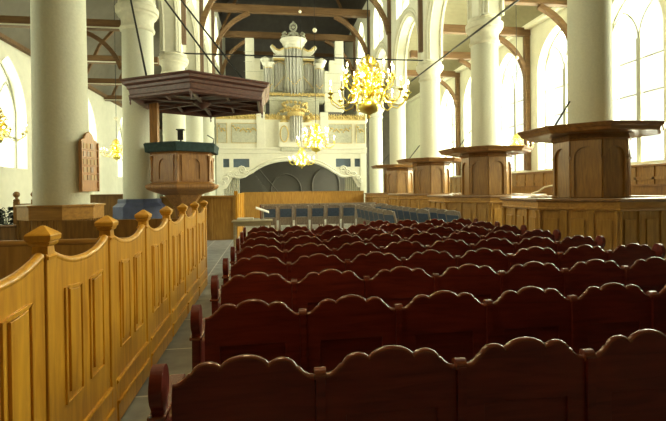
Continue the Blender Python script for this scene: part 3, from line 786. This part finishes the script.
# curtains
for s, l in ((-1, 'pale grey pleated curtain at the left end of the gallery arch'), (1, 'pale grey pleated curtain at the right end of the gallery arch')):
    xc = NC+s*4.75; mb = MB(); vs = []; fs = []; n_ = 40
    for j, z in enumerate((.05, 3.0)):
        for i in range(n_+1): vs.append((xc-.62+1.24*i/n_, GY+.45+.08*math.sin(i*1.25), z))
    for j, z in enumerate((.05, 3.0)):
        for i in range(n_+1): vs.append((xc-.62+1.24*i/n_, GY+.48+.08*math.sin(i*1.25), z))
    m_ = n_+1
    for i in range(n_):
        fs.append((i, i+1, m_+i+1, m_+i)); fs.append((2*m_+i, 3*m_+i, 3*m_+i+1, 2*m_+i+1))
    mb.add(vs, fs, True); tag(mb.build('curtain', 'curtain'), l, 'curtain', 'curtains under the gallery')
# wall under the gallery with blind arches, and stair
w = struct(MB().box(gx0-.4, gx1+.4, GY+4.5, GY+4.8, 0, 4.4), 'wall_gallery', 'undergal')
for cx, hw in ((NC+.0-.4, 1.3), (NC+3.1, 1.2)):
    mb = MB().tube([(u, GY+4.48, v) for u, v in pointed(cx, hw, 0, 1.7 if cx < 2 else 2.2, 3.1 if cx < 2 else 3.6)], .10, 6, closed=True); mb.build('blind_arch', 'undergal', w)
t = thing('staircase', 'grey wooden stair climbing to the left under the gallery', 'stair', (.3, GY+2.6, 0))
for dy in (0, .9):
    MB().tube([(.9, GY+2.4+dy, .3), (-1.9, GY+2.4+dy, 3.9)], .12, 4).build('stringer', 'undergal', t)
    MB().tube([(1.1, GY+2.4+dy, 1.2), (-1.4, GY+2.4+dy, 4.3)], .05, 6).build('handrail', 'undergal', t)
for i in range(14): MB().box(.9-i*.2-.12, .9-i*.2+.14, GY+2.4, GY+3.3, .3+i*.257, .34+i*.257).build('tread', 'undergal', t)

# organ
OX, OY = NC+.25, 36.6
t = thing('organ', 'tall pipe organ with grey pipes, white and gilt crown and finial', 'organ', (OX, OY, 4.55))
MB().box(OX-2.0, OX+2.0, OY, OY+1.6, 4.55, 9.0).build('lower_case', 'casegrey', t, bevel=.02)
MB().box(OX-2.5, OX+2.5, OY-.15, OY+1.6, 8.95, 9.25).build('impost', 'casegrey', t, bevel=.03)
MB().box(OX-2.4, OX+2.4, OY+.5, OY+1.6, 9.25, 12.5).build('upper_case', 'casegrey', t)
mb = MB()
for i in range(40): mb.ball((OX-2.4+4.8*i/39, OY-.2, 9.35+.1*abs(math.sin(i*1.3))), .13, 6, 4)
for i in range(26): a = PI*i/25; mb.ball((OX+.95*math.cos(a), OY-.25-.3*math.sin(a), 8.4+.35*math.sin(i*2.2)), .14, 6, 4)
for s in (-1,1):
    for i in range(8): mb.ball((OX+s*(.7+i*.2), OY-.22, 8.2-.12*i+.1*math.sin(i)), .12, 6, 4)
mb.build('gilt_carving', 'gold', t, 'gilt carving around the impost')
def opipe(x, y, z0, h, r):
    MB().lathe([(r*.35, z0), (r, z0+.45), (r, z0+.55), (r, z0+h)], (x,y,0), 10).build('pipe', 'pipe', t)
for i in range(7):
    a = PI+(PI)*(i+.5)/7; opipe(OX+.55*math.cos(a), OY+.15+.5*math.sin(a), 9.4, 4.0-.1*abs(i-3), .115)
for s in (-1, 1):
    for i in range(7): opipe(OX+s*(.78+i*.125), OY+.18, 9.5+.05*i, 2.65-.06*i, .056)
    for i in range(5):
        a = PI+PI*(i+.5)/5; opipe(OX+s*2.05+.3*math.cos(a), OY+.15+.26*math.sin(a), 9.4, 2.15, .08)
# tower dividers
gg = MB()
for s in (-1, 1):
    for i in range(9): gg.ball((OX+s*(.75+i*.105), OY+.05, 10.9-.12*i), .055, 6, 4); gg.ball((OX+s*(.75+i*.105), OY+.05, 12.1-.05*abs(i-4)), .05, 6, 4)
    for i in range(6): gg.ball((OX+s*(1.8+i*.1), OY-.18, 9.9+.12*abs(i-2.5)), .06, 6, 4)
for i in range(9): gg.ball((OX-.5+i*.125, OY-.42, 10.1+.14*abs(i-4)), .06, 6, 4)
gg.build('gilt_garland', 'gold', t)
for s in (-1, 1):
    for dx, top in ((.69, 13.2), (1.68, 12.4), (2.42, 12.4)):
        MB().box(OX+s*dx-.05, OX+s*dx+.05, OY-.05, OY+.5, 9.25, min(top, 13.2) if dx < 2 else 11.7).build('tower_frame', 'casegrey', t)
# cornices
def arc_cornice(cx, r, z, h, name='cornice'):
    mb = MB(); mb.lathe([(r*.9,z),(r,z+h*.3),(r*.96,z+h*.5),(r*1.15,z+h*.8),(r*1.18,z+h)], (cx,OY+.25,0), 20); mb.build(name, 'white', t)
    MB().lathe([(r*.93,z-.08),(r*.98,z-.04),(r*.93,z)], (cx,OY+.25,0), 20).build('gilt_band', 'gold', t)
arc_cornice(OX, .78, 13.15, .45)
for s in (-1, 1):
    arc_cornice(OX+s*2.05, .45, 11.6, .4)
    MB().box(min(OX+s*.75, OX+s*1.65), max(OX+s*.75, OX+s*1.65), OY-.1, OY+.5, 12.35, 12.6).build('flat_cornice', 'white', t, bevel=.02)
    MB().box(min(OX+s*.75, OX+s*1.65), max(OX+s*.75, OX+s*1.65), OY-.06, OY+.4, 12.22, 12.35).build('gilt_band', 'gold', t)
    # scroll wing rising from centre to side
    fw = lambda u, v, w_: (OX+s*u, OY+.05+w_, v)
    MB().plate([(.7,12.65),(1.3,12.65),(1.6,12.85),(1.9,13.3),(1.75,13.5),(1.5,13.35),(1.35,13.1),(1.05,13.15),(.75,13.3)], [], 0, .3, fw).build('scroll_wing', 'white', t, bevel=.04)
    MB().tube([(OX+s*.8,OY,13.2),(OX+s*1.15,OY,13.0),(OX+s*1.45,OY,13.1),(OX+s*1.75,OY,13.4)], .08, 6).build('gilt_edge', 'gold', t)
    # urn on side tower
    MB().lathe([(.12,11.9),(.1,11.95),(.34,12.1),(.42,12.3),(.3,12.42),(.12,12.5),(.04,12.65)], (OX+s*2.3,OY+.3,0), 14).build('urn', 'white', t)
MB().lathe([(.85,13.58),(.95,13.7),(1.12,13.88),(1.02,13.95),(.5,14.0),(.35,14.1)], (OX,OY+.25,0), 20).build('crown', 'white', t)
mb = MB()
for s in (-1, 1): mb.tube([(OX+s*.95,OY+.1,14.05),(OX+s*.75,OY+.1,14.3),(OX+s*.5,OY+.1,14.12),(OX+s*.35,OY+.1,14.4),(OX,OY+.1,14.55)], .11, 6); mb.tube([(OX+s*.75,OY,14.2),(OX+s*.9,OY,14.35),(OX+s*.7,OY,14.5),(OX+s*.55,OY,14.35)], .08, 6)
mb.lathe([(.3,14.05),(.22,14.35),(.28,14.5),(.1,14.65)], (OX,OY+.25,0), 12)
mb.build('crest_carving', 'casegrey', t)
mb = MB().tube([(OX+.26*math.cos(2*PI*i/12), OY+.25, 15.0+.3*math.sin(2*PI*i/12)) for i in range(12)], .09, 6, closed=True)
mb.ball((OX,OY+.25,15.0), .15); mb.ball((OX,OY+.25,15.4), .09); mb.tube([(OX,OY+.25,14.6),(OX,OY+.25,14.75)], .08, 6)
mb.build('finial', 'casegrey', t)
# choir organ at the gallery front
t2 = thing('choir_organ', 'small white and gilt organ case at the middle of the gallery rail', 'organ', (OX, GY-.4, 5.0))
MB().box(OX-1.35, OX+1.35, GY-.45, GY+.1, 5.0, 6.9).build('case', 'white', t2, bevel=.03)
MB().box(OX-1.2, OX+1.2, GY-.35, GY+.05, 4.7, 5.0).build('base', 'casegrey', t2, bevel=.05)
for s in (-1, 1):
    x = OX+s*.92
    MB().plate([(x+.3*math.cos(2*PI*i/16), 6.0+.62*math.sin(2*PI*i/16)) for i in range(16)], [], -.50, -.44, fY).build('oval_panel', 'casegrey', t2)
    MB().tube([(x+.3*math.cos(2*PI*i/16), GY-.5, 6.0+.62*math.sin(2*PI*i/16)) for i in range(16)], .05, 5, closed=True).build('gilt_frame', 'gold', t2)
    MB().lathe([(.3,6.9),(.34,7.0),(.1,7.2),(.15,7.35),(.03,7.5)], (x,GY-.2,0), 12).build('urn', 'gold', t2)
for i in range(7): a = PI+PI*(i+.5)/7; MB().lathe([(.03,5.4),(.075,5.65),(.075,7.5-.05*abs(i-3))], (OX+.42*math.cos(a), GY-.42+.3*math.sin(a), 0), 8).build('pipe', 'pipe', t2)
MB().lathe([(.55,7.35),(.66,7.5),(.7,7.62),(.3,7.8),(.12,8.2),(.05,8.3)], (OX,GY-.3,0), 16).build('crown', 'gold', t2)
mb = MB()
for i in range(24): a = 2*PI*i/24; mb.ball((OX+.62*math.cos(a), GY-.3+.3*math.sin(a), 7.9+.1*math.sin(i*3)), .09, 6, 4)
mb.build('gilt_carving', 'gold', t2)
# stepped white cases at both sides behind the organ
for s, l in ((-1, 'white stepped pipe case left of the organ'), (1, 'white stepped pipe case right of the organ')):
    t3 = thing('side_pipe_case', l, 'organ case', (OX+s*3.4, OY+1.0, 4.55), 'stepped white cases beside the organ')
    for (a, b, z) in ((3.35, 4.05, 14.15), (2.85, 3.35, 12.5), (2.45, 2.85, 11.6)):
        x0, x1 = sorted((OX+.15+s*a, OX+.15+s*b)); MB().box(x0, x1, OY+.7, OY+1.3, 8.2, z).build('panel', 'white', t3, bevel=.02)
    mb = MB()
    for z in (9, 9.8, 10.6, 11.4, 12.2, 13.0): 
        xa, xb = sorted((OX+s*2.45 if z < 11.6 else OX+s*3.35, OX+s*4.05)); mb.box(xa, xb, OY+.68, OY+.70, z, z+.03)
    mb.build('joint_strips', 'casegrey', t3)
    MB().box(min(OX+s*2.5, OX+s*4.0), max(OX+s*2.5, OX+s*4.0), OY+.75, OY+1.25, 4.55, 8.2).build('support', 'endwall', t3)

# ------------------------------------------------------------------ chandeliers
def chandelier(loc, size, label, ztop, arms=12, tiers=2, ball=None, watts=85):
    """loc = lowest point of the body; built around local origin at loc"""
    x, y, z = loc; k = size
    t = thing('brass_chandelier', label, 'chandelier', loc, 'brass candle chandeliers')
    A = lambda r, h: (r*k, h*k)
    MB().lathe([A(.005,0),A(.03,.03),A(.012,.07),A(.06,.1),A(.17,.15),A(.215,.22),A(.20,.30),A(.12,.36),A(.05,.39),A(.06,.44),A(.11,.48),A(.12,.53),A(.05,.58),A(.04,.66),A(.09,.70),A(.10,.76),A(.05,.81),A(.035,.9),A(.08,.95),A(.09,1.0),A(.04,1.06),A(.03,1.15),A(.05,1.2),A(.02,1.28)], loc, 20).build('body', 'brass', t)
    for tier in range(tiers):
        n = arms if tier == 0 else arms
        rad = (.78, .50, .34)[tier]*k; h = (.44, .78, 1.0)[tier]*k
        for i in range(n):
            a = 2*PI*(i+.5*tier+.25)/n; ca, sa = math.cos(a), math.sin(a)
            f = lambda r, zz: (x+r*ca, y+r*sa, z+zz)
            pts = [f(.06*k, h+.02*k), f(rad*.25, h+.12*k), f(rad*.42, h+.02*k), f(rad*.55, h-.16*k), f(rad*.78, h-.20*k), f(rad*.96, h-.10*k), f(rad, h)]
            ar = MB().tube(pts, .013*k, 6)
            cu = [f(rad*.45+.07*k*math.cos(q), h-.02*k+.07*k*math.sin(q)) for q in [j*.8 for j in range(7)]]
            ar.tube(cu, .010*k, 5)
            if tier == 0: ar.tube([f(.1*k, h+.18*k), f(rad*.3, h+.28*k), f(rad*.45, h+.18*k), f(rad*.35, h+.10*k)], .012*k, 5)
            ar.build('arm', 'brass', t)
            p = f(rad, h)
            MB().lathe([(.012*k,0),(.03*k,.01*k),(.062*k,.03*k),(.064*k,.038*k),(.02*k,.036*k),(.022*k,.07*k)], p, 10).build('drip_pan', 'brass', t)
            c_ = MB().lathe([(.013*k,.05*k),(.013*k,.20*k)], p, 8).build('candle', 'candle', t)
            MB().lathe([(.008*k,.20*k),(.015*k,.222*k),(.011*k,.25*k),(.002*k,.28*k)], p, 8).build('flame_bulb', 'bulb', c_)
    mb = MB()
    for h_, r_, n in ((.45, .24, 12), (.58, .30, 12), (.70, .22, 12), (.82, .28, 12), (.95, .20, 10), (1.05, .17, 10), (1.15, .1, 8)):
        for i in range(n):
            a = 2*PI*i/n; ca, sa = math.cos(a), math.sin(a)
            mb.tube([(x+.04*k*ca, y+.04*k*sa, z+h_*k), (x+r_*k*ca, y+r_*k*sa, z+(h_+.08)*k), (x+(r_+.05)*k*ca, y+(r_+.05)*k*sa, z+(h_+.02)*k), (x+r_*k*ca, y+r_*k*sa, z+(h_-.03)*k)], .016*k, 5)
    mb.build('leaf_scrolls', 'brass', t)
    rd = MB().tube([(x,y,z+1.25*k),(x,y,ztop)], .012, 6); rd.build('hanging_rod', 'iron', t)
    if ball: MB().ball((x,y,ball), .09).build('rod_ball', 'candle', t, 'pale ball on the rod')
    for q in range(3):
        a = 2*PI*q/3+.4
        L = bpy.data.lights.new('candle_light', 'POINT'); L.energy = watts*k*k; L.color = (1,.82,.45); L.shadow_soft_size = .06
        lo = bpy.data.objects.new('candle_light', L); COL.objects.link(lo); lo.location = (x+.36*k*math.cos(a), y+.36*k*math.sin(a), z+.62*k)
    return t
chandelier((2.0, 8.75, 3.13), 1.0, 'large bright brass chandelier hanging nearest over the pews', 22, 12, 2)
chandelier((1.95, 18.2, 3.17), 1.0, 'middle brass chandelier in front of the organ gallery', 22, 10, 2, 8.2)
chandelier((1.95, 26.0, 2.95), .95, 'far small brass chandelier below the gallery rail', 22, 10, 1, 12.0)
chandelier((-6.85, 12.5, 2.9), .9, 'brass chandelier at the left picture edge before the tall window', 10.8, 8, 1, None, 3)
chandelier((-6.65, 21.2, 3.1), .8, 'small distant brass chandelier in the left aisle behind the hymn board', 10.8, 8, 1, 5.0, 14)
chandelier((10.85, 18.4, 3.1), .8, 'small brass chandelier glimpsed between the stall canopies at right', 12.1, 8, 1, 7.4, 20)

# ------------------------------------------------------------------ light, world, camera
def lamp(name, typ, loc, e, col, size=.2):
    L = bpy.data.lights.new(name, typ); L.energy = e; L.color = col; L.shadow_soft_size = size
    o = bpy.data.objects.new(name, L); COL.objects.link(o); o.location = loc; return o
lamp('overhead_lamp', 'POINT', (-.1, 2.7, 3.9), 120, (1, .78, .36), .2)
W = bpy.data.worlds.new('sky'); S.world = W; W.use_nodes = True
bg = W.node_tree.nodes['Background']; bg.inputs[0].default_value = (.95, 1, .93, 1); bg.inputs[1].default_value = 1.2

f = 450; th = R(8.2); p = R(.4); ro = R(.7)
F = Vector((math.sin(th)*math.cos(p), math.cos(th)*math.cos(p), -math.sin(p))); Rt = Vector((math.cos(th), -math.sin(th), 0)); U = Rt.cross(F)
R2 = Rt*math.cos(ro)-U*math.sin(ro); U2 = U*math.cos(ro)+Rt*math.sin(ro)
cam = bpy.data.cameras.new('camera'); co = bpy.data.objects.new('camera', cam); COL.objects.link(co)
mat = Matrix((R2, U2, -F)).transposed().to_4x4(); mat.translation = Vector((0, 0, 1.75)); co.matrix_world = mat
cam.sensor_width = 36; cam.lens = f/666*36; cam.shift_y = -.0275; cam.clip_start = .05; cam.clip_end = 200
S.camera = co
vs = S.view_settings; vs.view_transform = 'Standard'; vs.look = 'None'; vs.gamma = 1; vs.exposure = .35; vs.use_curve_mapping = False
